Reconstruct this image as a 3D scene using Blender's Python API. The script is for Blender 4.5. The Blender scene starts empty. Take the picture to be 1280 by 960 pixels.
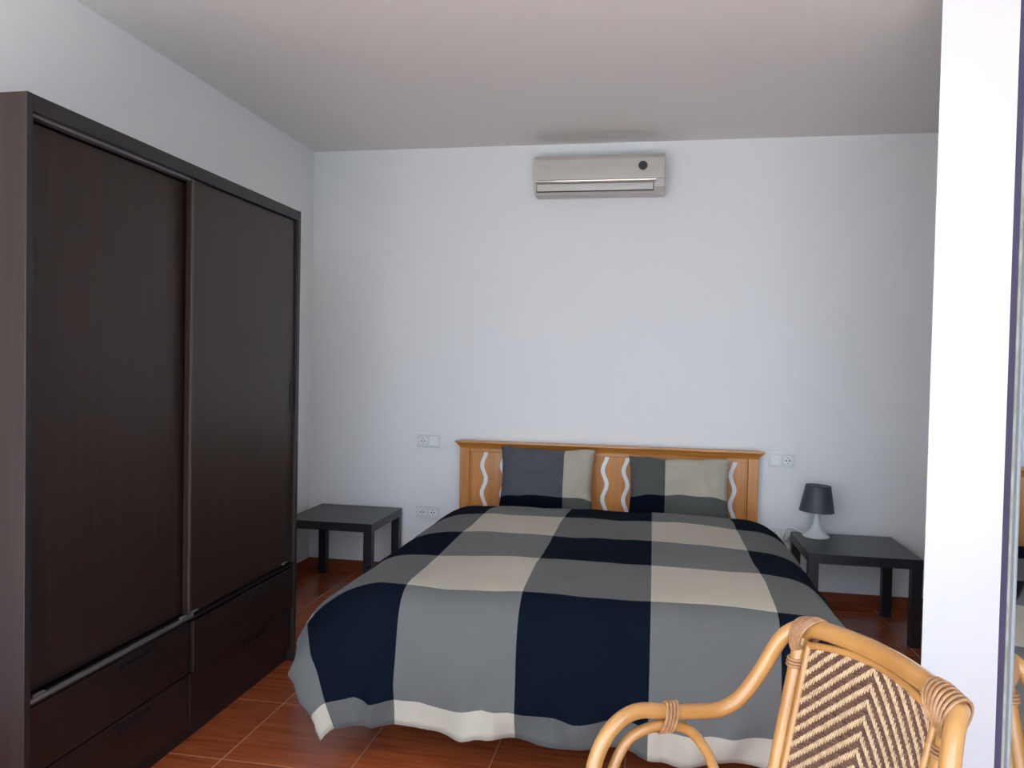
import bpy, bmesh, math, random
from mathutils import Vector, Matrix, noise
random.seed(4)
S = bpy.context.scene
COL = S.collection
R_ = math.radians

# ------------------------------------------------------------------ camera
CH = 1.39
cam_d = bpy.data.cameras.new('camera'); cam = bpy.data.objects.new('camera', cam_d); COL.objects.link(cam)
cam_d.sensor_width = 36; cam_d.lens = 975/1280*36; cam_d.clip_start = 0.02; cam_d.clip_end = 200
vy = Vector((177, 20, 975)).normalized()
vx = Vector((5440, -132, -975)); vx = (vx - vy*vx.dot(vy)).normalized()
vz = vx.cross(vy)
if vz.y < 0: vz = -vz
right = Vector((vx.x, vy.x, vz.x)); up = Vector((vx.y, vy.y, vz.y)); fwd = Vector((vx.z, vy.z, vz.z))
M = Matrix((( right.x, up.x, -fwd.x), (right.y, up.y, -fwd.y), (right.z, up.z, -fwd.z))).to_4x4()
M.translation = Vector((0, 0, CH)); cam.matrix_world = M
S.camera = cam

# ------------------------------------------------------------------ world, sun, exposure
w = bpy.data.worlds.new('sky'); S.world = w; w.use_nodes = True
bg = w.node_tree.nodes['Background']
bg.inputs[1].default_value = 1.55
wn, wl = w.node_tree.nodes, w.node_tree.links           # clear sky: pale at the horizon, bluer and dimmer overhead; hazy sea below
wt = wn.new('ShaderNodeTexCoord'); wsx = wn.new('ShaderNodeSeparateXYZ'); wr = wn.new('ShaderNodeValToRGB'); wm = wn.new('ShaderNodeMapRange')
wm.inputs['From Min'].default_value = -1; wm.inputs['From Max'].default_value = 1
wl.new(wt.outputs['Generated'], wsx.inputs[0]); wl.new(wsx.outputs['Z'], wm.inputs['Value']); wl.new(wm.outputs[0], wr.inputs[0])
ce = wr.color_ramp.elements; ce[0].position = 0.0; ce[0].color = (0.22, 0.33, 0.45, 1); ce[1].position = 1.0; ce[1].color = (0.20, 0.38, 0.80, 1)
for pos_, c_ in ((0.47, (0.38, 0.50, 0.62, 1)), (0.505, (0.80, 0.93, 1.09, 1)), (0.62, (0.70, 0.86, 1.06, 1)), (0.80, (0.38, 0.58, 0.95, 1))):
    e_ = ce.new(pos_); e_.color = c_
wl.new(wr.outputs[0], bg.inputs[0])
sun_d = bpy.data.lights.new('sun', 'SUN'); sun_d.energy = 10.0; sun_d.angle = R_(0.6); sun_d.color = (1, 0.95, 0.89)
sun = bpy.data.objects.new('sun', sun_d); COL.objects.link(sun)
sun.rotation_euler = Vector((-0.70, 0.10, -0.70)).to_track_quat('-Z', 'Y').to_euler()
pd = bpy.data.lights.new('window_portal', 'AREA'); pd.shape = 'RECTANGLE'; pd.size = 3.7; pd.size_y = 2.35
pd.cycles.is_portal = True
po = bpy.data.objects.new('window_portal', pd); COL.objects.link(po); po.location = (-0.30, -0.42, 1.18); po.rotation_euler = (R_(90), 0, 0)
S.view_settings.view_transform = 'Standard'; S.view_settings.look = 'None'
S.view_settings.exposure = 1.94; S.view_settings.gamma = 1; S.view_settings.use_curve_mapping = False

# ------------------------------------------------------------------ materials
def srgb(r, g, b):
    f = lambda c: (c/255)/12.92 if c/255 <= 0.04045 else ((c/255+0.055)/1.055)**2.4
    return (f(r), f(g), f(b), 1)
def mat(name, col, rough=0.5, metal=0, spec=0.5, noise_amt=0.0, noise_scale=20, stretch=(1,1,1), col2=None,
        bump=0.0, bump_scale=200, coat=0, rnd=0.0, bump_stretch=(1,1,1), lo=0.35, hi=0.65, coat_rough=0.1):
    m = bpy.data.materials.new(name); m.use_nodes = True
    nt = m.node_tree; N = nt.nodes; L = nt.links; b = N['Principled BSDF']
    b.inputs['Base Color'].default_value = col; b.inputs['Roughness'].default_value = rough
    b.inputs['Metallic'].default_value = metal; b.inputs['Specular IOR Level'].default_value = spec
    b.inputs['Coat Weight'].default_value = coat; b.inputs['Coat Roughness'].default_value = coat_rough
    tc = N.new('ShaderNodeTexCoord')
    vec = tc.outputs['Object']
    if rnd:
        oi = N.new('ShaderNodeObjectInfo'); sc = N.new('ShaderNodeVectorMath'); sc.operation = 'SCALE'
        cx = N.new('ShaderNodeCombineXYZ')
        for i in range(3): L.new(oi.outputs['Random'], cx.inputs[i])
        L.new(cx.outputs[0], sc.inputs[0]); sc.inputs['Scale'].default_value = 37
        ad = N.new('ShaderNodeVectorMath'); L.new(vec, ad.inputs[0]); L.new(sc.outputs[0], ad.inputs[1]); vec = ad.outputs[0]
    if col2:
        mp = N.new('ShaderNodeMapping'); mp.inputs['Scale'].default_value = stretch; L.new(vec, mp.inputs[0])
        nz = N.new('ShaderNodeTexNoise'); nz.inputs['Scale'].default_value = noise_scale; nz.inputs['Detail'].default_value = 6
        L.new(mp.outputs[0], nz.inputs['Vector'])
        cr = N.new('ShaderNodeValToRGB'); cr.color_ramp.elements[0].position = lo; cr.color_ramp.elements[1].position = hi
        cr.color_ramp.elements[0].color = col; cr.color_ramp.elements[1].color = col2
        L.new(nz.outputs['Fac'], cr.inputs[0]); out = cr.outputs[0]
        if rnd:
            hs = N.new('ShaderNodeHueSaturation'); ma = N.new('ShaderNodeMapRange')
            ma.inputs['To Min'].default_value = 1-rnd; ma.inputs['To Max'].default_value = 1+rnd
            L.new(oi.outputs['Random'], ma.inputs['Value']); L.new(ma.outputs[0], hs.inputs['Value'])
            L.new(out, hs.inputs['Color']); out = hs.outputs[0]
        L.new(out, b.inputs['Base Color'])
    if bump:
        mp2 = N.new('ShaderNodeMapping'); mp2.inputs['Scale'].default_value = bump_stretch; L.new(tc.outputs['Object'], mp2.inputs[0])
        n2 = N.new('ShaderNodeTexNoise'); n2.inputs['Scale'].default_value = bump_scale; n2.inputs['Detail'].default_value = 3
        L.new(mp2.outputs[0], n2.inputs['Vector'])
        bp = N.new('ShaderNodeBump'); bp.inputs['Strength'].default_value = bump; bp.inputs['Distance'].default_value = 0.002
        L.new(n2.outputs['Fac'], bp.inputs['Height']); L.new(bp.outputs[0], b.inputs['Normal'])
    return m
m_wall = mat('wall_paint', srgb(243,243,242), 0.75, bump=0.12, bump_scale=90, spec=0.3)
m_ceil = mat('ceiling_paint', srgb(240,235,232), 0.8, spec=0.2)
m_tile = mat('floor_tile', srgb(150,72,38), 0.22, col2=srgb(178,92,50), noise_scale=3.0, stretch=(1.2,14,1), rnd=0.10, spec=0.75)
m_base = mat('skirting_tile', srgb(128,66,38), 0.3, col2=srgb(146,78,46), noise_scale=3.0, stretch=(1.2,1.2,14))
m_grout = mat('grout', srgb(184,136,106), 0.8)
m_wenge = mat('wenge', srgb(34,22,18), 0.38, col2=srgb(45,30,25), noise_scale=5, stretch=(9,9,0.35), spec=0.45, bump=0.08, bump_scale=30, bump_stretch=(10,10,0.4))
m_wenge_h = mat('wenge_drawer', srgb(27,19,18), 0.42, col2=srgb(38,26,24), noise_scale=5, stretch=(9,0.35,9), spec=0.4)
m_black = mat('black_laminate', srgb(22,21,24), 0.38, spec=0.5)
m_frame = mat('charcoal_edge', srgb(30,29,33), 0.4)
m_alu = mat('aluminium', srgb(150,148,150), 0.35, metal=0.8)
m_lack = mat('table_foil', srgb(30,31,36), 0.36, col2=srgb(38,39,44), noise_scale=6, stretch=(1,12,12), spec=0.5)
m_oak = mat('honey_wood', srgb(196,124,50), 0.4, col2=srgb(212,142,64), noise_scale=5, stretch=(9,9,0.5), coat=0.2)
m_oak_h = mat('honey_wood_rail', srgb(196,124,50), 0.4, col2=srgb(212,142,64), noise_scale=5, stretch=(0.5,9,9), coat=0.2)
m_inlay = mat('white_inlay', srgb(246,245,244), 0.5)
m_white = mat('white_plastic', srgb(244,244,242), 0.3)
m_plate = mat('cover_frame_plastic', srgb(230,232,231), 0.4)
m_ivory = mat('ac_plastic', srgb(206,200,192), 0.35)
m_ivory2 = mat('ac_panel', srgb(202,196,188), 0.3)
m_chrome = mat('pearl_trim', srgb(240,228,214), 0.12, metal=0.3)
m_dark = mat('dark_plastic', srgb(50,50,54), 0.3)
m_hole = mat('socket_hole', srgb(40,40,42), 0.6)
m_sheet = mat('white_sheet', srgb(225,225,225), 0.9, bump=0.3, bump_scale=60)
def cloth(name, c): return mat(name, srgb(*c), 1.0, spec=0.04, bump=0.35, bump_scale=420)
m_navy = cloth('navy_cotton', (15,22,33)); m_grey = cloth('grey_cotton', (95,95,91)); m_beige = cloth('beige_cotton', (186,178,160))
m_char = cloth('charcoal_cotton', (92,92,97)); m_lgrey = cloth('light_grey_cotton', (104,105,102))
for mm in (m_grey, m_beige, m_char, m_lgrey): mm.node_tree.nodes['Principled BSDF'].inputs['Sheen Weight'].default_value = 0.09
m_shade = mat('lamp_shade_plastic', srgb(68,71,78), 0.5)
m_lampw = mat('lamp_base_plastic', srgb(225,230,230), 0.2)
m_rattan = mat('rattan_cane', srgb(176,122,64), 0.28, col2=srgb(198,146,84), noise_scale=7, coat=0.5)
m_peel = mat('rattan_binding', srgb(156,112,74), 0.4, col2=srgb(182,138,98), noise_scale=60)
m_weave = mat('pale_cane_strand', srgb(178,144,104), 0.45, col2=srgb(204,172,130), noise_scale=90, lo=0.4, hi=0.6)
m_weaved = mat('brown_cane_strand', srgb(104,72,57), 0.5, col2=srgb(126,92,74), noise_scale=60)
m_mirror = mat('mirror_glass', (0.62,0.66,0.68,1), 0.02, metal=1.0)
m_dframe = mat('door_frame_aluminium', srgb(120,126,128), 0.6, spec=0.3)
m_dedge = mat('door_edge_gasket', srgb(70,66,94), 0.8, spec=0.2)
m_bead = mat('door_seal_bead', srgb(118,118,108), 0.7, spec=0.1, col2=srgb(150,150,140), noise_scale=60)
m_terr = mat('terrace_tile', srgb(222,217,206), 0.6)

# ------------------------------------------------------------------ helpers
def finish(name, bm, m, parent=None, smooth=True, loc=None, sharp=38):
    me = bpy.data.meshes.new(name)
    bmesh.ops.recalc_face_normals(bm, faces=bm.faces[:])
    bm.to_mesh(me); bm.free()
    for mm in (m if isinstance(m, (list, tuple)) else [m]): me.materials.append(mm)
    if smooth:
        for p in me.polygons: p.use_smooth = True
        me.set_sharp_from_angle(angle=R_(sharp))
    o = bpy.data.objects.new(name, me); COL.objects.link(o)
    if parent is not None: o.parent = parent
    if loc is not None: o.location = loc
    return o
def add_box(bm, x0, x1, y0, y1, z0, z1, bev=0.0, seg=2):
    r = bmesh.ops.create_cube(bm, size=1)
    vs = r['verts']
    for v in vs:
        v.co = Vector(((x0+x1)/2 + v.co.x*(x1-x0), (y0+y1)/2 + v.co.y*(y1-y0), (z0+z1)/2 + v.co.z*(z1-z0)))
    if bev > 0:
        es = list({e for v in vs for e in v.link_edges})
        bmesh.ops.bevel(bm, geom=es, offset=bev, segments=seg, profile=0.5, affect='EDGES')
def box(name, x0, x1, y0, y1, z0, z1, m, parent=None, bev=0.0, seg=2):
    bm = bmesh.new(); add_box(bm, x0, x1, y0, y1, z0, z1, bev, seg)
    return finish(name, bm, m, parent, sharp=38 if bev > 0.008 else 12)
def catmull(pts, n=8, closed=False):
    P = [Vector(p) for p in pts]; out = []
    m = len(P)
    for i in range(m if closed else m-1):
        p1 = P[i]; p2 = P[(i+1) % m]
        p0 = P[(i-1) % m] if (closed or i > 0) else p1*2-p2
        p3 = P[(i+2) % m] if (closed or i+2 < m) else p2*2-p1
        for k in range(n):
            t = k/n
            out.append(0.5*((2*p1)+(p2-p0)*t+(2*p0-5*p1+4*p2-p3)*t*t+(3*p1-p0-3*p2+p3)*t**3))
    if not closed: out.append(P[-1])
    return out
def add_tube(bm, path, r, seg=14, closed=False, cap=True):
    n = len(path); rings = []
    rr = r if callable(r) else (lambda t: r)
    prev = None
    for i, p in enumerate(path):
        if closed: t = path[(i+1) % n]-path[i-1]
        else: t = path[min(i+1, n-1)]-path[max(i-1, 0)]
        t = t.normalized()
        if prev is None:
            a = Vector((0, 0, 1)) if abs(t.z) < 0.9 else Vector((1, 0, 0))
            u = t.cross(a).normalized()
        else:
            u = (prev - t*prev.dot(t)).normalized()
        prev = u; v = t.cross(u)
        ra = rr(i/max(1, n-1))
        rings.append([bm.verts.new(p+(u*math.cos(2*math.pi*k/seg)+v*math.sin(2*math.pi*k/seg))*ra) for k in range(seg)])
    for i in range(n if closed else n-1):
        A = rings[i]; B = rings[(i+1) % n]
        for k in range(seg): bm.faces.new((A[k], A[(k+1) % seg], B[(k+1) % seg], B[k]))
    if cap and not closed:
        bm.faces.new(rings[0]); bm.faces.new(rings[-1])
def add_lathe(bm, prof, seg=40, cx=0, cy=0):
    rings = []
    for r, z in prof:
        rings.append([bm.verts.new((cx+r*math.cos(2*math.pi*k/seg), cy+r*math.sin(2*math.pi*k/seg), z)) for k in range(seg)])
    for A, B in zip(rings, rings[1:]):
        for k in range(seg): bm.faces.new((A[k], A[(k+1) % seg], B[(k+1) % seg], B[k]))
    bm.faces.new(rings[0]); bm.faces.new(rings[-1])
def tag(o, label=None, cat=None, group=None, kind=None):
    if label: o['label'] = label
    if cat: o['category'] = cat
    if group: o['group'] = group
    if kind: o['kind'] = kind
    return o
def thing(name, label, cat, loc=(0, 0, 0), rz=0, group=None):
    o = bpy.data.objects.new(name, None); COL.objects.link(o); o.location = loc; o.rotation_euler = (0, 0, rz)
    o.empty_display_size = 0.1
    return tag(o, label, cat, group)
def struct(o): o['kind'] = 'structure'; return o

# ------------------------------------------------------------------ the room
XL, XR, YB, YF, H = -2.245, 2.60, 4.88, -0.40, 2.775
T = 0.2
struct(box('wall_back', XL-T, XR+T, YB, YB+T, -0.1, H+0.1, m_wall))
struct(box('wall_left', XL-T, XL, YF-T, YB, -0.1, H+0.1, m_wall))
struct(box('wall_right', XR, XR+T, YF-T, YB, -0.1, H+0.1, m_wall))
struct(box('ceiling', XL, XR, YF-T, YB, H, H+0.1, m_ceil))
# window wall behind the camera, open to the terrace
bm = bmesh.new()
add_box(bm, XL, -2.15, YF-T, YF, -0.02, H); add_box(bm, 1.55, XR, YF-T, YF, -0.02, H); add_box(bm, -2.15, 1.55, YF-T, YF, 2.36, H)
struct(finish('wall_front', bm, m_wall))
# pillar beside the chair
PX, PY = 0.955, 2.95
bm = bmesh.new()          # its left reveal is splayed
pl_ = [(PX, PY), (XR, PY), (XR, PY+0.18), (PX+0.070, PY+0.18)]
A = [bm.verts.new((x, y, 0.0)) for x, y in pl_]; B = [bm.verts.new((x, y, H)) for x, y in pl_]
for i in range(4): bm.faces.new((A[i], A[(i+1) % 4], B[(i+1) % 4], B[i]))
bm.faces.new(A); bm.faces.new(B)
struct(finish('wall_partition', bm, m_wall, smooth=False))
# floor: slab with grout colour and separate tiles
floor = struct(box('floor', XL, XR, YF-T, YB, -0.1, -0.0012, m_grout))
P = 0.46
xs = [XL] + [-1.446+P*k for k in range(-1, 9) if XL+0.02 < -1.446+P*k < XR-0.02] + [XR]
ys = [YF-T] + [2.463+P*k for k in range(-7, 7) if YF-T+0.02 < 2.463+P*k < YB-0.02] + [YB]
meshes = {}
g = 0.0022
for i in range(len(xs)-1):
    for j in range(len(ys)-1):
        wx, wy = xs[i+1]-xs[i], ys[j+1]-ys[j]
        key = (round(wx, 3), round(wy, 3))
        if key not in meshes:
            o = box('floor_tile', -wx/2+g, wx/2-g, -wy/2+g, wy/2-g, -0.010, 0.0, m_tile, floor, bev=0.0012, seg=1)
            meshes[key] = o.data
        else:
            o = bpy.data.objects.new('floor_tile', meshes[key]); COL.objects.link(o); o.parent = floor
        o.location = ((xs[i]+xs[i+1])/2, (ys[j]+ys[j+1])/2, 0)
struct(box('baseboard_back', XL, XR, YB-0.010, YB, 0.0, 0.078, m_base, bev=0.002))
struct(box('baseboard_left', XL, XL+0.010, YF, YB-0.010, 0.0, 0.078, m_base, bev=0.002))
struct(box('baseboard_right', XR-0.010, XR, YF, YB-0.010, 0.0, 0.078, m_base, bev=0.002))
# terrace
struct(box('terrace_floor', -9, 9, -3.4, YF-T, -0.1, -0.02, m_terr))
struct(box('terrace_kerb', -9, 9, -3.5, -3.4, -0.1, 0.12, m_wall))

# ------------------------------------------------------------------ glass door leaf just right of the camera
TH = R_(13.8); A0 = R_(22.12); t0 = 0.58
d0 = Vector((math.sin(A0)*t0, math.cos(A0)*t0, 0))
ux = Vector((-math.sin(TH), -math.cos(TH), 0))          # along the leaf, towards the camera's side
door = bpy.data.objects.new('door_1', None); COL.objects.link(door)
struct(door)
door.location = d0
door.rotation_euler = (0, 0, math.atan2(ux.y, ux.x))     # local x runs along the leaf
# local y: left of ux is (+) ; camera lies on this side
nrm = Vector((-ux.y, ux.x, 0)); side = 1 if (Vector((0, 0, 0))-d0).dot(nrm) > 0 else -1
def dbox(name, a, b, y0, y1, z0, z1, m, bev=0.0):
    ya, yb = sorted((y0*side, y1*side)); return box(name, a, b, ya, yb, z0, z1, m, door, bev)
LW = 0.94
dbox('edge_gasket', 0.0, 0.025, -0.026, -0.0004, 0.02, 2.33, m_dedge)
dbox('stile', 0.025, 0.045, -0.03, 0.0, 0.02, 2.33, m_dframe, 0.001)
dbox('stile', LW-0.05, LW, -0.03, 0.0, 0.02, 2.33, m_dframe, 0.001)
dbox('rail', 0.045, LW-0.05, -0.03, 0.0, 2.27, 2.33, m_dframe, 0.001)
dbox('rail', 0.045, LW-0.05, -0.03, 0.0, 0.02, 0.09, m_dframe, 0.001)
dbox('seal_bead', 0.034, 0.0360, 0.0, 0.0012, 0.03, 2.32, m_bead)
dbox('mirror_pane', 0.045, LW-0.05, -0.02, -0.001, 0.09, 2.27, m_mirror)

# ------------------------------------------------------------------ wardrobe
WX, WY0, WY1, WH = -1.612, 1.777, 3.372, 2.075
wd = thing('wardrobe', 'tall dark brown wardrobe with two sliding doors above four drawers', 'wardrobe', (-1.9, 2.57, 0))
def wb(name, x0, x1, y0, y1, z0, z1, m, par=None, bev=0.0015):
    return box(name, x0+1.9, x1+1.9, y0-2.57, y1-2.57, z0, z1, m, par or wd, bev)
XB = XL+0.014
wb('side_panel', XB, WX-0.002, WY0, WY0+0.022, 0.0, WH, m_wenge)
wb('side_panel', XB, WX-0.002, WY1-0.022, WY1, 0.0, WH, m_wenge)
wb('edge_strip', WX-0.002, WX, WY0, WY0+0.020, 0.0, WH, m_frame, bev=0)['label'] = 'black front edging'
wb('edge_strip', WX-0.002, WX, WY1-0.020, WY1, 0.0, WH, m_frame, bev=0)['label'] = 'black front edging'
wb('top_panel', XB, WX, WY0+0.022, WY1-0.022, WH-0.045, WH, m_frame)
wb('back_panel', XB, XB+0.006, WY0+0.022, WY1-0.022, 0.05, WH-0.045, m_wenge)
wb('plinth', XB+0.02, WX-0.035, WY0+0.022, WY1-0.022, 0.0, 0.052, m_black)
wb('shelf', XB+0.006, WX-0.03, WY0+0.022, WY1-0.022, 0.43, 0.452, m_black)
YM = 2.55
wb('top_track', WX-0.044, WX-0.016, WY0+0.022, YM-0.018, WH-0.054, WH-0.045, m_alu, bev=0.001)['label'] = 'aluminium upper sliding track'
wb('bottom_track', WX-0.045, WX-0.002, WY0+0.022, WY1-0.022, 0.452, 0.459, m_black, bev=0.001)
wb('track_cover', WX-0.012, WX, WY0+0.024, YM, 0.459, 0.470, m_alu, bev=0.001)['label'] = 'aluminium strip below the near door'
dn = wb('door', WX-0.062, WX-0.044, WY0+0.024, YM+0.03, 0.468, WH-0.060, m_wenge)
dn['label'] = 'near sliding door, set back behind its neighbour'
df = wb('door', WX-0.036, WX-0.014, YM-0.018, WY1-0.022, 0.468, WH-0.048, m_wenge)
df['label'] = 'far sliding door, in front'
wb('edge_profile', WX-0.013, WX-0.010, YM-0.018, YM-0.006, 0.468, WH-0.048, mat('profile_strip', srgb(74,60,57), 0.5), df)['label'] = 'grey-brown edge strip of the door'
bm = bmesh.new()
x0, x1 = WX-0.014+1.9, WX-0.008+1.9; yh = WY1-0.045-2.57
add_box(bm, x0, x1, yh-0.012, yh-0.009, 1.16, 1.30); add_box(bm, x0, x1, yh+0.009, yh+0.012, 1.16, 1.30)
add_box(bm, x0, x1, yh-0.009, yh+0.009, 1.16, 1.163); add_box(bm, x0, x1, yh-0.009, yh+0.009, 1.297, 1.30); add_box(bm, x0, x0+0.002, yh-0.009, yh+0.009, 1.163, 1.297)
finish('recessed_grip', bm, m_black, df)
for yy in (WY0+0.06, YM-0.05, YM+0.02, WY1-0.10):
    wb('roller_cap', WX-0.016, WX-0.006, yy-0.02, yy+0.02, 0.470, 0.476, m_alu)
zs = [(0.056, 0.246), (0.252, 0.440)]
Ymid = YM
for ci, (ya, yb) in enumerate(((WY0+0.024, Ymid-0.004), (Ymid+0.004, WY1-0.024))):
    for ri, (za, zb) in enumerate(zs):
        out = 0.014 if (ci == 1 and ri == 1) else 0.0
        d = wb('drawer', WX-0.036+out, WX-0.016+out, ya, yb, za, zb, m_wenge_h, bev=0.002)
        yc = (ya+yb)/2 + (0.07 if ci == 0 else 0.06); zc = zb-0.030
        hb = bmesh.new()
        X0 = WX-0.016+out+1.9; yl = yc-0.075-2.57; yr = yc+0.075-2.57
        pr = [(X0, zc-0.014), (X0+0.0015, zc-0.014), (X0+0.0015, zc+0.004), (X0+0.010, zc+0.004), (X0+0.010, zc-0.012), (X0+0.013, zc-0.012), (X0+0.013, zc+0.008), (X0, zc+0.008)]
        A = [hb.verts.new((px_, yl, pz_)) for px_, pz_ in pr]; B = [hb.verts.new((px_, yr, pz_)) for px_, pz_ in pr]
        for q in range(8): hb.faces.new((A[q], A[(q+1) % 8], B[(q+1) % 8], B[q]))
        hb.faces.new(A); hb.faces.new(B)
        finish('handle', hb, m_black, d, smooth=False)
        if out: d['label'] = 'far upper drawer, standing slightly open'
wb('drawer_divider', XB+0.02, WX-0.040, Ymid-0.008, Ymid+0.008, 0.056, 0.43, m_black)

# ------------------------------------------------------------------ side tables
def side_table(label, loc, rz=0):
    t = thing('side_table', label, 'table', loc, rz, 'low black side tables beside the bed')
    a = 0.275
    box('table_top', -a, a, -a, a, 0.400, 0.450, m_lack, t, bev=0.0018)
    for sx in (-1, 1):
        for sy in (-1, 1):
            cx, cy = sx*(a-0.026), sy*(a-0.026)
            box('leg', cx-0.0255, cx+0.0255, cy-0.0255, cy+0.0255, 0.0, 0.400, m_lack, t, bev=0.0015)
    return t
side_table('low square black side table in the corner left of the bed', (-1.862, 4.565, 0))
side_table('low square black side table right of the bed, carrying the lamp', (1.085, 4.487, 0))

# ------------------------------------------------------------------ lamp
LPX, LPY = 0.931, 4.655
lp = thing('table_lamp', 'small table lamp with dark grey cone shade and white flared base', 'lamp', (LPX, LPY, 0.45))
bm = bmesh.new()
prof = [(0.0005, 0.0), (0.072, 0.0), (0.074, 0.004), (0.070, 0.010), (0.055, 0.020), (0.040, 0.034), (0.028, 0.052), (0.021, 0.075), (0.018, 0.100), (0.0175, 0.135), (0.019, 0.155), (0.0005, 0.155)]
add_lathe(bm, prof); finish('lamp_base', bm, m_lampw, lp)
bm = bmesh.new()
add_lathe(bm, [(0.0005, 0.150), (0.017, 0.150), (0.017, 0.195), (0.0005, 0.195)], 20); finish('bulb_holder', bm, m_lampw, lp)
bm = bmesh.new()
seg = 48
prof = [(0.094, 0.145), (0.096, 0.145), (0.096, 0.149), (0.0945, 0.150), (0.0690, 0.288), (0.0705, 0.290), (0.0690, 0.293), (0.0665, 0.290), (0.020, 0.286), (0.018, 0.284), (0.020, 0.282), (0.0655, 0.284), (0.092, 0.149), (0.094, 0.145)]
rings = [[bm.verts.new((r*math.cos(2*math.pi*k/seg), r*math.sin(2*math.pi*k/seg), z)) for k in range(seg)] for r, z in prof[:-1]]
for i in range(len(rings)):
    A = rings[i]; B = rings[(i+1) % len(rings)]
    for k in range(seg): bm.faces.new((A[k], A[(k+1) % seg], B[(k+1) % seg], B[k]))
sh = finish('lamp_shade', bm, m_shade, lp); sh.rotation_euler = (0, R_(2.2), 0); sh.location = (-0.006, 0, 0)
bm = bmesh.new()
cord = catmull([(-0.062, 0.02, 0.008), (-0.085, 0.05, 0.020), (-0.11, 0.085, 0.026), (-0.132, 0.13, 0.012), (-0.142, 0.19, -0.03), (-0.145, 0.235, -0.07), (-0.145, 0.255, -0.085), (-0.145, 0.270, -0.030)], 8)
# ------------------------------------------------------------------ sockets and switches on the back wall
def plate(name, label, cat, xc, zc, kinds, group=None):
    """kinds: list of 'socket' / 'switch' from left to right"""
    n = len(kinds); pw = 0.071
    t = thing(name, label, cat, (xc, YB, zc), 0, group)
    W = n*pw+0.012; hh = 0.041
    box('cover_frame', -W/2, W/2, -0.010, 0.0, -hh, hh, m_plate, t, bev=0.002)
    for i, k in enumerate(kinds):
        cx = (-n/2+i+0.5)*pw
        if k == 'switch':
            r = box('rocker', cx-0.028, cx+0.028, -0.014, -0.010, -0.028, 0.028, m_white, t, bev=0.0015)
            r.rotation_euler = (R_(-3), 0, 0)
        else:
            bm = bmesh.new()
            seg = 28
            R = [(0.0275, -0.010), (0.0275, -0.013), (0.0205, -0.0135), (0.019, -0.0105), (0.0005, -0.0105)]
            rg = [[bm.verts.new((cx+r*math.cos(2*math.pi*q/seg), y, r*math.sin(2*math.pi*q/seg))) for q in range(seg)] for r, y in R]
            for A, B in zip(rg, rg[1:]):
                for q in range(seg): bm.faces.new((A[q], A[(q+1) % seg], B[(q+1) % seg], B[q]))
            s = finish('socket_insert', bm, m_white, t)
            for sx in (-1, 1):
                bm = bmesh.new()
                c = bmesh.ops.create_cone(bm, cap_ends=True, segments=12, radius1=0.0042, radius2=0.0042, depth=0.002)
                for v in bm.verts: v.co = Vector((cx+sx*0.0095+v.co.x, -0.0112+v.co.z, v.co.y))
                finish('pin_hole', bm, m_hole, s)
            for zz in (0.0145, -0.019): box('earth_clip', cx-0.003, cx+0.003, -0.0135, -0.0105, zz, zz+0.0045, m_hole, s)
    return t
plate('wall_socket', 'white socket and light switch plate on wall, upper left of headboard', 'socket', -1.425, 0.888, ['socket', 'switch'], 'socket and switch plates around the bed')
plate('wall_socket', 'white double socket plate low on wall between left table and bed', 'socket', -1.422, 0.424, ['socket', 'socket'], 'socket and switch plates around the bed')
plate('wall_socket', 'white light switch and socket plate on wall, right of headboard', 'socket', 0.768, 0.852, ['switch', 'socket'], 'socket and switch plates around the bed')
plate('wall_socket', 'white double socket low on wall, half hidden behind bed beside lamp table', 'socket', 0.775, 0.405, ['socket', 'socket'], 'socket and switch plates around the bed')
# lamp cable and plug
bm2 = bmesh.new()
path = catmull([(0.872, 4.670, 0.458), (0.848, 4.690, 0.470), (0.818, 4.715, 0.480), (0.790, 4.740, 0.468), (0.776, 4.762, 0.425), (0.777, 4.785, 0.395), (0.785, 4.805, 0.385), (0.805, 4.825, 0.400)], 8)
add_tube(bm2, path, 0.0040, 8)
for v in bm2.verts: v.co -= Vector((LPX, LPY, 0.45))
finish('power_cable', bm2, m_lampw, lp)
bm2 = bmesh.new()
add_tube(bm2, [Vector((0.8105, 4.8665, 0.405)), Vector((0.8105, 4.850, 0.405)), Vector((0.8105, 4.835, 0.404)), Vector((0.807, 4.822, 0.401))], lambda t: 0.017-0.009*t*t, 16)
for v in bm2.verts: v.co -= Vector((LPX, LPY, 0.45))
finish('plug', bm2, m_lampw, lp)
bm.free() if bm.is_valid else None

# ------------------------------------------------------------------ air conditioner
ac = thing('air_conditioner', 'cream wall-mounted air conditioner high above the bed', 'air conditioner', (-0.352, YB, 2.43))
def prism(name, prof, x0, x1, m, par, bev=0.0, taper=0.0):
    bm = bmesh.new()
    A = [bm.verts.new((x0, y, z)) for y, z in prof]; B = [bm.verts.new((x1, y, z)) for y, z in prof]
    n = len(prof)
    for i in range(n): bm.faces.new((A[i], A[(i+1) % n], B[(i+1) % n], B[i]))
    bm.faces.new(A); bm.faces.new(B)
    if bev: bmesh.ops.bevel(bm, geom=[e for e in bm.edges], offset=bev, segments=2, profile=0.6, affect='EDGES')
    return finish(name, bm, m, par)
hw = 0.392
prism('casing', [(-0.0, 0.005), (-0.0, 0.238), (-0.135, 0.238), (-0.168, 0.228), (-0.176, 0.205), (-0.178, 0.095), (-0.165, 0.035), (-0.13, 0.0)], -hw, hw, m_ivory, ac, 0.005)
prism('front_panel', [(-0.165, 0.224), (-0.171, 0.222), (-0.188, 0.200), (-0.193, 0.150), (-0.192, 0.080), (-0.180, 0.078)], -hw+0.002, hw-0.002, m_ivory2, ac, 0.0025)
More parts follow.
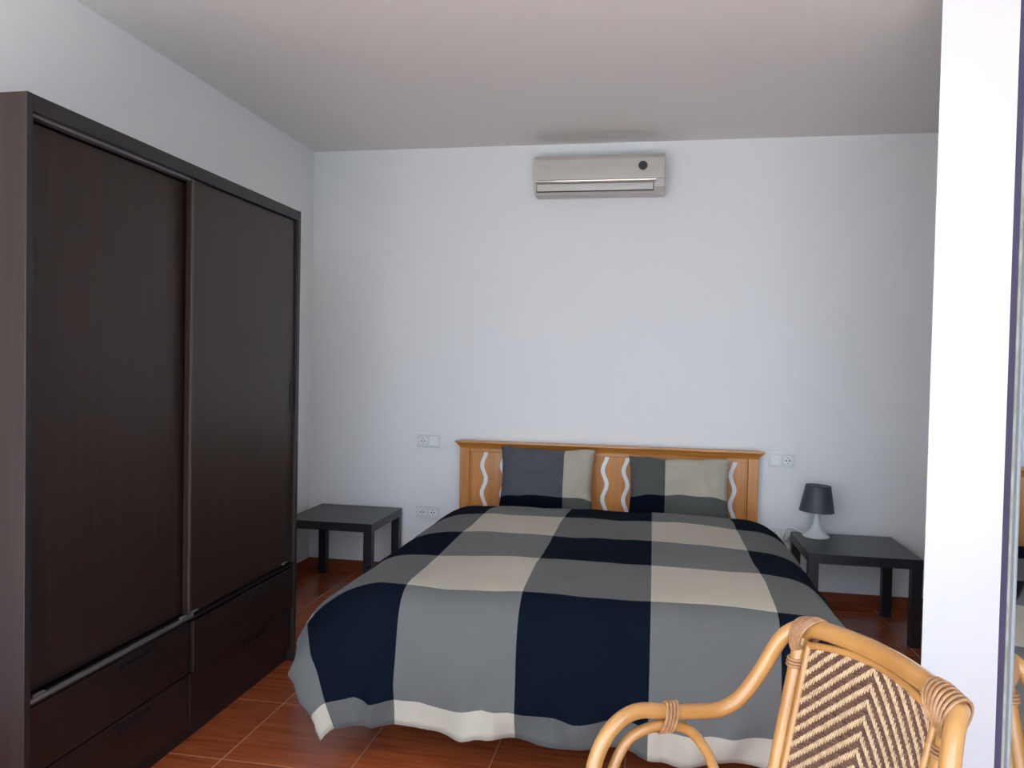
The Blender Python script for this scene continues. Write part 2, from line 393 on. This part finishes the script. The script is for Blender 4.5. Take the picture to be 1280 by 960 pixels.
prism('trim_strip', [(-0.176, 0.080), (-0.191, 0.079), (-0.197, 0.073), (-0.194, 0.065), (-0.176, 0.064)], -hw+0.012, hw-0.05, m_chrome, ac, 0.002)
lv = prism('louver', [(-0.168, 0.056), (-0.1825, 0.056), (-0.1755, 0.016), (-0.160, 0.016)], -hw+0.022, hw-0.068, m_ivory, ac, 0.001)
prism('louver_gap', [(-0.160, 0.060), (-0.1800, 0.060), (-0.1735, 0.013), (-0.155, 0.013)], -hw+0.0185, hw-0.0645, m_hole, ac)
for rr, y, m, nm in ((0.031, -0.1945, m_chrome, 'display_rim'), (0.027, -0.196, m_dark, 'display_disc')):
    bm = bmesh.new(); bmesh.ops.create_cone(bm, cap_ends=True, segments=40, radius1=rr, radius2=rr*0.97, depth=0.006)
    for v in bm.verts: v.co = Vector((0.262+v.co.x, y-v.co.z*1.0, 0.152+v.co.y))
    finish(nm, bm, m, ac)

# ------------------------------------------------------------------ bed: frame with headboard
bed = thing('bed', 'double bed with honey-coloured wooden headboard with white wavy inlays', 'bed', (-0.285, 3.8, 0))
def bb(name, x0, x1, y0, y1, z0, z1, m, bev=0.003, par=None): return box(name, x0+0.285, x1+0.285, y0-3.8, y1-3.8, z0, z1, m, par or bed, bev)
HX0, HX1 = -1.195, 0.628
HY = 4.80
hbp = bb('headboard_panel', HX0+0.06, HX1-0.06, HY+0.016, HY+0.046, 0.30, 0.845, m_oak)
for xx in (HX0, HX1-0.062): bb('headboard_post', xx, xx+0.062, HY, HY+0.05, 0.0, 0.862, m_oak, 0.004)
bb('headboard_rail', HX0+0.062, HX1-0.062, HY+0.006, HY+0.05, 0.838, 0.862, m_oak_h)
# crown moulding
bm = bmesh.new()
prof = [(0.052, 0.0), (0.0, 0.0), (-0.004, 0.012), (-0.020, 0.030), (-0.028, 0.036), (-0.028, 0.046), (0.052, 0.046)]
hl = (HX1-HX0)/2
ringsL = []
for s in (-1, 1):
    ringsL.append([bm.verts.new((s*(hl + max(0, -y)) + (-0.283+0.285), HY-3.8+y, 0.862+z)) for y, z in prof])
A, B = ringsL
for i in range(len(prof)): bm.faces.new((A[i], A[(i+1) % 7], B[(i+1) % 7], B[i]))
bm.faces.new(A); bm.faces.new(B)
finish('crown_moulding', bm, m_oak_h, bed)
# inner bead beside the posts
for xx in (HX0+0.064, HX1-0.076): bb('bead_strip', xx, xx+0.010, HY+0.006, HY+0.016, 0.30, 0.838, m_oak, 0.002)
# wavy inlays, 13 of them
inl = []
for k in range(13):
    xc = -1.04+0.1267*k + 0.285
    bm = bmesh.new(); n = 44; wv = 0.0125
    fr = []; bk = []
    for i in range(n+1):
        z = 0.40+0.44*i/n
        dx = 0.0125*math.sin(2*math.pi*(z-0.8)/0.178)
        y = HY-3.8+0.0115
        fr.append((bm.verts.new((xc+dx-wv, y, z)), bm.verts.new((xc+dx+wv, y, z))))
        bk.append((bm.verts.new((xc+dx-wv, y+0.005, z)), bm.verts.new((xc+dx+wv, y+0.005, z))))
    for i in range(n):
        bm.faces.new((fr[i][0], fr[i][1], fr[i+1][1], fr[i+1][0]))
        bm.faces.new((fr[i][0], fr[i+1][0], bk[i+1][0], bk[i][0])); bm.faces.new((fr[i][1], fr[i+1][1], bk[i+1][1], bk[i][1]))
    bm.faces.new((fr[0][0], fr[0][1], bk[0][1], bk[0][0])); bm.faces.new((fr[n][0], fr[n][1], bk[n][1], bk[n][0]))
    finish('wavy_inlay', bm, m_inlay, bed)
for xx in (-1.02, 0.57): bb('side_rail', xx, xx+0.03, 2.78, HY, 0.20, 0.33, m_oak_h)
bb('foot_rail', -0.99, 0.57, 2.78, 2.81, 0.20, 0.33, m_oak_h)
bb('slat_base', -0.99, 0.57, 2.81, HY, 0.235, 0.262, m_oak_h)
for xx in (-1.00, 0.54):
    for yy in (2.98, 3.9): bb('leg', xx, xx+0.045, yy, yy+0.045, 0.0, 0.20, m_oak)
# mattress
mt = box('mattress', -0.985, 0.565, 2.815, HY-0.035, 0.264, 0.476, m_sheet, bev=0.03, seg=4)
tag(mt, 'white-sheeted double mattress on the bed, mostly hidden under the checked duvet', 'mattress')

# ------------------------------------------------------------------ duvet
def path_table(pts, n=10):
    c = catmull([(p[0], p[1], 0) for p in pts], n); L = [0]
    for a, b in zip(c, c[1:]): L.append(L[-1]+(b-a).length)
    def ev(s):
        if s >= L[-1]:
            d = (c[-1]-c[-2]).normalized(); q = c[-1]+d*(s-L[-1]); return q.x, q.y
        for i in range(1, len(L)):
            if s <= L[i]:
                t = (s-L[i-1])/(L[i]-L[i-1]); q = c[i-1].lerp(c[i], t); return q.x, q.y
    return ev
sideL = path_table([(0, 0), (0.10, -0.008), (0.20, -0.045), (0.31, -0.14), (0.375, -0.28), (0.385, -0.42), (0.37, -0.56)])
sideR = path_table([(0, 0), (0.09, -0.008), (0.17, -0.04), (0.25, -0.13), (0.29, -0.28), (0.295, -0.42), (0.29, -0.56)])
front = path_table([(0, 0), (0.07, -0.008), (0.13, -0.05), (0.165, -0.13), (0.185, -0.26), (0.19, -0.42), (0.165, -0.55)])
CX, YH, ZT = -0.21, 4.32, 0.592
AL, AR, B0 = 0.70, 0.66, 1.60
def duvet_pt(a, b):
    A = AL if a < 0 else AR; sgn = -1 if a < 0 else 1
    oa = max(abs(a)-A, 0.0); ob = max(b-B0, 0.0)
    prof = sideL if a < 0 else sideR
    x = CX+max(-AL, min(AR, a)); y = YH-min(b, B0); z = ZT
    p = 3.2
    if oa > 0 and ob > 0:
        s = (oa**p+ob**p)**(1/p); an = math.atan2(ob, oa); ca, sa = math.cos(an), math.sin(an)
        h1, z1 = prof(s); h2, z2 = front(s)
        wgt = sa*sa
        h = h1*(1-wgt)+h2*wgt; dz = z1*(1-wgt)+z2*wgt
        k = 1+0.08*math.sin(2*an)*min(1, s/0.4)
        x += sgn*h*k*ca; y -= h*k*sa; z += dz
        x -= sgn*0.0
    elif oa > 0:
        h, dz = prof(oa); x += sgn*h; z += dz; s = oa; ca, sa = 1, 0
    elif ob > 0:
        h, dz = front(ob); y -= h; z += dz; s = ob; ca, sa = 0, 1
    else: s = 0; ca = sa = 0
    # crown and softness
    ta = max(0, 1-(abs(a)/0.95)**2.2); z += 0.030*ta*min(1, max(0, (b+0.05)/0.3))*min(1, max(0, (B0+0.25-b)/0.5))
    nz = noise.noise(Vector((a*3.1, b*2.6, 1.7)))*0.012 + noise.noise(Vector((a*9+b*3, b*7, 5.2)))*0.0035
    z += nz*(1 if s < 0.2 else 0.4)
    # folds on the hanging parts
    if s > 0.1:
        g_ = min(1, (s-0.1)/0.4)
        al = a if sa > ca else b
        fold = math.sin(al*17+1.2+3*noise.noise(Vector((al*2, s*1.5, 0))))*0.013 + math.sin(al*41+noise.noise(Vector((al*5, s*3, 2)))*4)*0.006*g_
        fold += noise.noise(Vector((al*6+s*6, s*3, 7)))*0.026*g_ + noise.noise(Vector((al*16+s*4, s*6, 3)))*0.010*g_*g_
        fold *= 1-0.75*min(1, abs(2*sa*ca))
        x += sgn*ca*fold*g_*1.3; y -= sa*fold*g_*1.3
        z += noise.noise(Vector((al*5.5, 3, 9)))*0.022*g_*g_
    # rounded head end
    if b < 0:
        t = -b
        z -= (t*t)*9; y = YH+min(t, 0.05)
    return Vector((x, y, z))
ab = [-1.215, -1.06, -0.64, -0.22, 0.22, 0.63, 1.05, 1.24]
bbn = [-0.085, 0.36, 0.82, 1.24, 1.655, 2.07, 2.165]
def sub(bounds, step):
    vals = []; cell = []
    for i, (p, q) in enumerate(zip(bounds, bounds[1:])):
        n = max(1, round((q-p)/step))
        for k in range(n): vals.append(p+(q-p)*k/n); cell.append(i)
    vals.append(bounds[-1]); return vals, cell
av, ac_ = sub(ab, 0.022); bv, bc_ = sub(bbn, 0.022)
bm = bmesh.new(); G = []
for a in av:
    G.append([bm.verts.new(duvet_pt(a, b)) for b in bv])
for i in range(len(av)-1):
    for j in range(len(bv)-1):
        f = bm.faces.new((G[i][j], G[i+1][j], G[i+1][j+1], G[i][j+1]))
        dark_col = ac_[i] % 2 == 1; dark_row = bc_[j] % 2 == 0
        f.material_index = 0 if (dark_col and dark_row) else (3 if dark_col else (1 if dark_row else 2))
du = finish('duvet', bm, [m_navy, m_lgrey, m_beige, m_grey])
tag(du, 'thick duvet in large navy, grey and beige checks spread over the bed', 'duvet')
md = du.modifiers.new('thickness', 'SOLIDIFY'); md.thickness = 0.012; md.offset = -1
# normals up
me = du.data
if sum(p.normal.z for p in me.polygons) < 0: me.flip_normals()

# ------------------------------------------------------------------ pillows
def pillow(label, loc, wid, hgt, ub, vb, colours, mats, seed, lean):
    uv, uc = sub(ub, 0.05); vv, vc = sub(vb, 0.05)
    bm = bmesh.new(); T_ = 0.075
    def pt(u, v, s):
        e = max(0.0, (1-abs(u)**3.2))*max(0.0, (1-abs(v)**3.2)); th = T_*e**0.45
        pin = 1-0.055*(1-abs(v)**2)*abs(u)**3; pin2 = 1-0.05*(1-abs(u)**2)*abs(v)**3
        n = noise.noise(Vector((u*2.2, v*2.2+s, seed)))*0.016*e**0.3+noise.noise(Vector((u*6, v*4+s, seed+3)))*0.006*e**0.3
        v2 = v+0.13*(1-u*u)*(1-v*v)
        n += (0.010*math.sin(u*9+v*5+seed+3*noise.noise(Vector((u*2, v*2, seed))))*abs(u)**2)*e**0.5
        return Vector((u*wid/2*pin, -s*(th+ n*1.0) if e > 0 else 0, v2*hgt/2*pin2+0.020*noise.noise(Vector((u*2, seed, 0)))))
    top = {}
    for s in (1, -1):
        for i, u in enumerate(uv):
            for j, v in enumerate(vv):
                edge = i in (0, len(uv)-1) or j in (0, len(vv)-1)
                if s == -1 and edge: top[(s, i, j)] = top[(1, i, j)]
                else: top[(s, i, j)] = bm.verts.new(pt(u, v, s))
        for i in range(len(uv)-1):
            for j in range(len(vv)-1):
                f = bm.faces.new([top[(s, i, j)], top[(s, i+1, j)], top[(s, i+1, j+1)], top[(s, i, j+1)]])
                f.material_index = colours[vc[j]][uc[i]]
    o = finish('pillow', bm, mats)
    o.location = loc; o.rotation_euler = (R_(-lean), 0, 0)
    tag(o, label, 'pillow', 'pillows against the headboard')
    return o
PM = [m_char, m_beige, m_navy, m_grey, m_lgrey]
pillow('pillow with large charcoal square and beige strip, left side of headboard', (-0.622, 4.665, 0.692), 0.575, 0.40,
       [-1, 0.38, 1], [-1, -0.55, 1], [[2, 3], [0, 1]], PM, 2.0, 13)
pillow('pillow with light grey square and large beige square, right side of headboard', (0.160, 4.665, 0.676), 0.585, 0.385,
       [-1, -0.27, 1], [-1, -0.28, 1], [[2, 3], [3, 1]], PM, 9.0, 13)

# ------------------------------------------------------------------ rattan chair
def cam_ray(px, py):
    c = Vector((px-640, -(py-480), 975)); return (right*c.x+up*c.y+fwd*c.z)
def at_z(px, py, z):
    d = cam_ray(px, py); return Vector((0, 0, CH))+d*((z-CH)/d.z)
HB = 0.84
Lc = at_z(1004, 783, HB); Rc = at_z(1196, 885, HB)
ctr = (Lc+Rc)/2; ctr.z = 0
side_v = (Rc-Lc); side_v.z = 0; BW = side_v.length; side_v.normalize()
face = Vector((side_v.y, -side_v.x, 0))              # seat direction
if face.x > 0: face = -face
chair = thing('rattan_armchair', 'honey-coloured rattan armchair with chevron woven back, before the white pillar', 'chair', ctr, math.atan2(side_v.y, side_v.x))
# local frame: x = towards the right corner, y = ±facing
fy = 1 if Vector((-side_v.y, side_v.x, 0)).dot(face) > 0 else -1
hwid = BW/2
rec = math.tan(R_(13))
def L3(x, d, z):           # x across, d forward from back top plane, z height
    return Vector((x, fy*d, z))
def back_d(z): return (HB-z)*rec
rt = 0.0165
def tube_obj(name, pts, r, m=m_rattan, n=8, seg=16, par=chair, closed=False, label=None):
    bm = bmesh.new(); add_tube(bm, catmull(pts, n, closed), r, seg, closed)
    o = finish(name, bm, m, par)
    if label: o['label'] = label
    return o
SZ = 0.40
DEP = 0.48
# top rail (bows gently backwards)
tube_obj('top_rail', [L3(-hwid+0.005, 0, HB-0.008), L3(-hwid*0.8, -0.006, HB+0.006), L3(-hwid*0.4, -0.018, HB+0.012), L3(0, -0.022, HB+0.014), L3(hwid*0.4, -0.018, HB+0.012), L3(hwid*0.8, -0.006, HB+0.006), L3(hwid-0.005, 0, HB-0.008)], 0.0195)
# arms: run from the top corners forwards and down, then curve to the floor as front legs
for s in (-1, 1):
    X = s*hwid; o = s*0.012
    def A3(e, d, z): return L3(X+s*e, d, z)
    arm = [A3(0, -0.006, HB-0.004), A3(0.012, 0.010, HB-0.008), A3(0.03, 0.036, 0.803), A3(0.052, 0.069, 0.726), A3(0.066, 0.108, 0.667), A3(0.073, 0.152, 0.643), A3(0.076, 0.209, 0.642), A3(0.076, 0.276, 0.648), A3(0.074, 0.343, 0.657), A3(0.07, 0.39, 0.643), A3(0.066, 0.427, 0.606), A3(0.06, 0.451, 0.553), A3(0.045, 0.466, 0.47), A3(0.03, 0.475, 0.34), A3(0.02, 0.485, 0.2), A3(0.02, 0.50, 0.014)]
    tube_obj('arm', arm, rt)
    # inner arch below the arm
    arch = [A3(0.03, 0.449, 0.38), A3(0.052, 0.428, 0.46), A3(0.068, 0.404, 0.54), A3(0.074, 0.369, 0.596), A3(0.074, 0.323, 0.617), A3(0.074, 0.276, 0.620), A3(0.074, 0.224, 0.602), A3(0.072, 0.188, 0.56), A3(0.066, 0.167, 0.513), A3(0.045, 0.158, 0.44), A3(0.02, 0.155, 0.385)]
    tube_obj('arm_arch', arch, 0.0115)
    # back post, splaying to the rear leg
    post = [L3(X*0.985, back_d(HB-0.01), HB-0.015), L3(X*0.965, back_d(HB-0.12), HB-0.12), L3(X*0.93, back_d(0.55), 0.55), L3(X*0.90, back_d(SZ), SZ), L3(X*0.92, back_d(SZ)-0.02, 0.25), L3(X*0.95, back_d(SZ)-0.08, 0.012)]
    tube_obj('back_post', post, 0.0165)
    # binding on the arm
    bm = bmesh.new()
    for q in range(4):
        dd = 0.265+q*0.0080
        cxx = X+s*0.075; zc_ = 0.637
        ring = [L3(cxx+0.0195*math.cos(t_), dd-0.008*math.sin(t_), zc_+0.032*math.sin(t_)) for t_ in [2*math.pi*k/24 for k in range(24)]]
        add_tube(bm, ring, 0.0034, 6, closed=True)
    finish('arm_binding', bm, m_peel, chair)['label'] = 'split cane binding round the arm'
    # corner binding, a fan of wraps round rail, arm and post
    bm = bmesh.new()
    for q in range(8):
        top_ = L3(X-s*(-0.008+0.0088*q), -0.004, HB+0.0165+0.0125*min(1, 0.0088*q/0.041))
        bot_ = L3(X-s*(0.004+0.0022*q), 0.010, HB-0.060+0.0030*q)
        c = (top_+bot_)/2; e2 = (top_-bot_)/2; e1 = L3(0, 0.0285, 0)
        ring = []
        for k_ in range(28):
            t_ = 2*math.pi*k_/28
            ring.append(c+e1*math.sin(t_)*(1.0+0.12*math.cos(t_))+e2*math.cos(t_))
        add_tube(bm, ring, 0.0029, 6, closed=True)
    for q in range(3):
        zq = HB-0.066-0.0066*q
        c = L3(X*0.978, back_d(zq), zq)
        ring = [c+Vector((0.0185*math.cos(t_), 0.0185*math.sin(t_), 0)) for t_ in [2*math.pi*k/24 for k in range(24)]]
        add_tube(bm, ring, 0.0032, 6, closed=True)
    finish('corner_binding', bm, m_peel, chair)['label'] = 'split cane binding round the back corner'
# woven back panel
PT, PB = HB-0.028, SZ+0.035
wtop, wbot = hwid-0.036, hwid*0.90-0.028
def bp(u, v, off=0.0):      # u -1..1, v 0..1 bottom to top ; off towards the seat
    z = PB+(PT-PB)*v; wd_ = wbot+(wtop-wbot)*v
    bow = -0.021*(1-u*u)
    return L3(u*wd_, back_d(z)+bow+off, z+0.020*(1-u*u)*v)
for s in (-1, 1):
    tube_obj('panel_edge', [bp(s*1.02, v) for v in (0, 0.25, 0.5, 0.75, 1.0)], 0.0078, m_rattan, 4, 10)
for v in (0.0, 1.0):
    tube_obj('panel_edge', [bp(u, v) for u in (-1.02, -0.6, -0.2, 0.2, 0.6, 1.02)], 0.0078, m_rattan, 4, 10)
tube_obj('back_rail', [bp(u, -0.06) for u in (-1.1, -0.5, 0, 0.5, 1.1)], 0.013)
# brown weft behind: horizontal strands
bm = bmesh.new()
rows = 84
for i in range(rows):
    v = (i+0.5)/rows
    pts = [bp(-1+2*k/14, v, 0.0008*(1 if (i+k) % 2 else -1)) for k in range(15)]
    add_tube(bm, pts, 0.0026, 4, cap=False)
o = finish('brown_weave', bm, m_weaved, chair); o['kind'] = 'stuff'; o['label'] = 'brown woven cane strands'
# pale stitches in chevrons, on both faces
bm = bmesh.new()
cols = 52; per = 0.0290; pw_ = 2*wtop/cols; hgt_ = PT-PB
for i in range(cols):
    u = -1+2*(i+0.5)/cols
    du_ = abs(i+0.5-cols/2)*pw_
    k = -30
    while k < 40:
        zc_ = k*per - du_*0.82 + 0.010
        za, zb = zc_, zc_+per*0.67
        k += 1
        va, vb_ = za/hgt_, zb/hgt_
        if vb_ <= 0.004 or va >= 0.996: continue
        va, vb_ = max(va, 0.004), min(vb_, 0.996)
        if vb_-va < 0.006: continue
        sl = (1 if u < 0 else -1)*0.75/cols
        for off in (0.0022, -0.0022):
            hw_ = 0.80/cols
            q = []
            for (vv_, mul, lift) in ((va, 0.6, 0), (va*0.75+vb_*0.25, 1, 1), (va*0.25+vb_*0.75, 1, 1), (vb_, 0.6, 0)):
                t_ = (vv_-va)/(vb_-va); uu = u+sl*(2*t_-1)
                o_ = off+(0.0022*lift if off > 0 else -0.0022*lift)
                q.append((bm.verts.new(bp(uu-hw_*mul, vv_, o_*0.6)), bm.verts.new(bp(uu, vv_, o_)), bm.verts.new(bp(uu+hw_*mul, vv_, o_*0.6))))
            for r0, r1 in zip(q, q[1:]):
                bm.faces.new((r0[0], r0[1], r1[1], r1[0])); bm.faces.new((r0[1], r0[2], r1[2], r1[1]))
o = finish('pale_weave', bm, m_weave, chair); o['kind'] = 'stuff'; o['label'] = 'pale cane stitches in chevron bands'
# seat: ring frame, woven seat and cross stretchers
bs = back_d(SZ)
ring = [L3(-hwid*0.9, bs, SZ-0.01), L3(-hwid*0.98, 0.3, SZ-0.01), L3(-hwid*1.0, DEP-0.03, SZ-0.01), L3(-hwid*0.5, DEP+0.01, SZ-0.01), L3(hwid*0.5, DEP+0.01, SZ-0.01), L3(hwid*1.0, DEP-0.03, SZ-0.01), L3(hwid*0.98, 0.3, SZ-0.01), L3(hwid*0.9, bs, SZ-0.01)]
tube_obj('seat_frame', ring, 0.014, closed=True)
bm = bmesh.new()
for i in range(46):
    d = bs+0.02+(DEP-0.03-bs)*i/46
    pts = [L3(-hwid*0.94+2*hwid*0.94*k/12, d, SZ-0.012-0.012*(1-(k/6-1)**2)+0.001*(1 if (i+k) % 2 else -1)) for k in range(13)]
    add_tube(bm, pts, 0.0049, 5)
o = finish('seat_weave', bm, m_weave, chair); o['kind'] = 'stuff'
for s in (-1, 1):
    tube_obj('stretcher', [L3(s*hwid*0.94, bs-0.05, 0.16), L3(s*hwid*1.0, 0.3, 0.17), L3(s*hwid*1.03, DEP+0.002, 0.16)], 0.010)
tube_obj('stretcher', [L3(-hwid*0.94, bs-0.05, 0.17), L3(hwid*0.94, bs-0.05, 0.17)], 0.010)
tube_obj('stretcher', [L3(-hwid*1.03, DEP+0.004, 0.17), L3(hwid*1.03, DEP+0.004, 0.17)], 0.010)
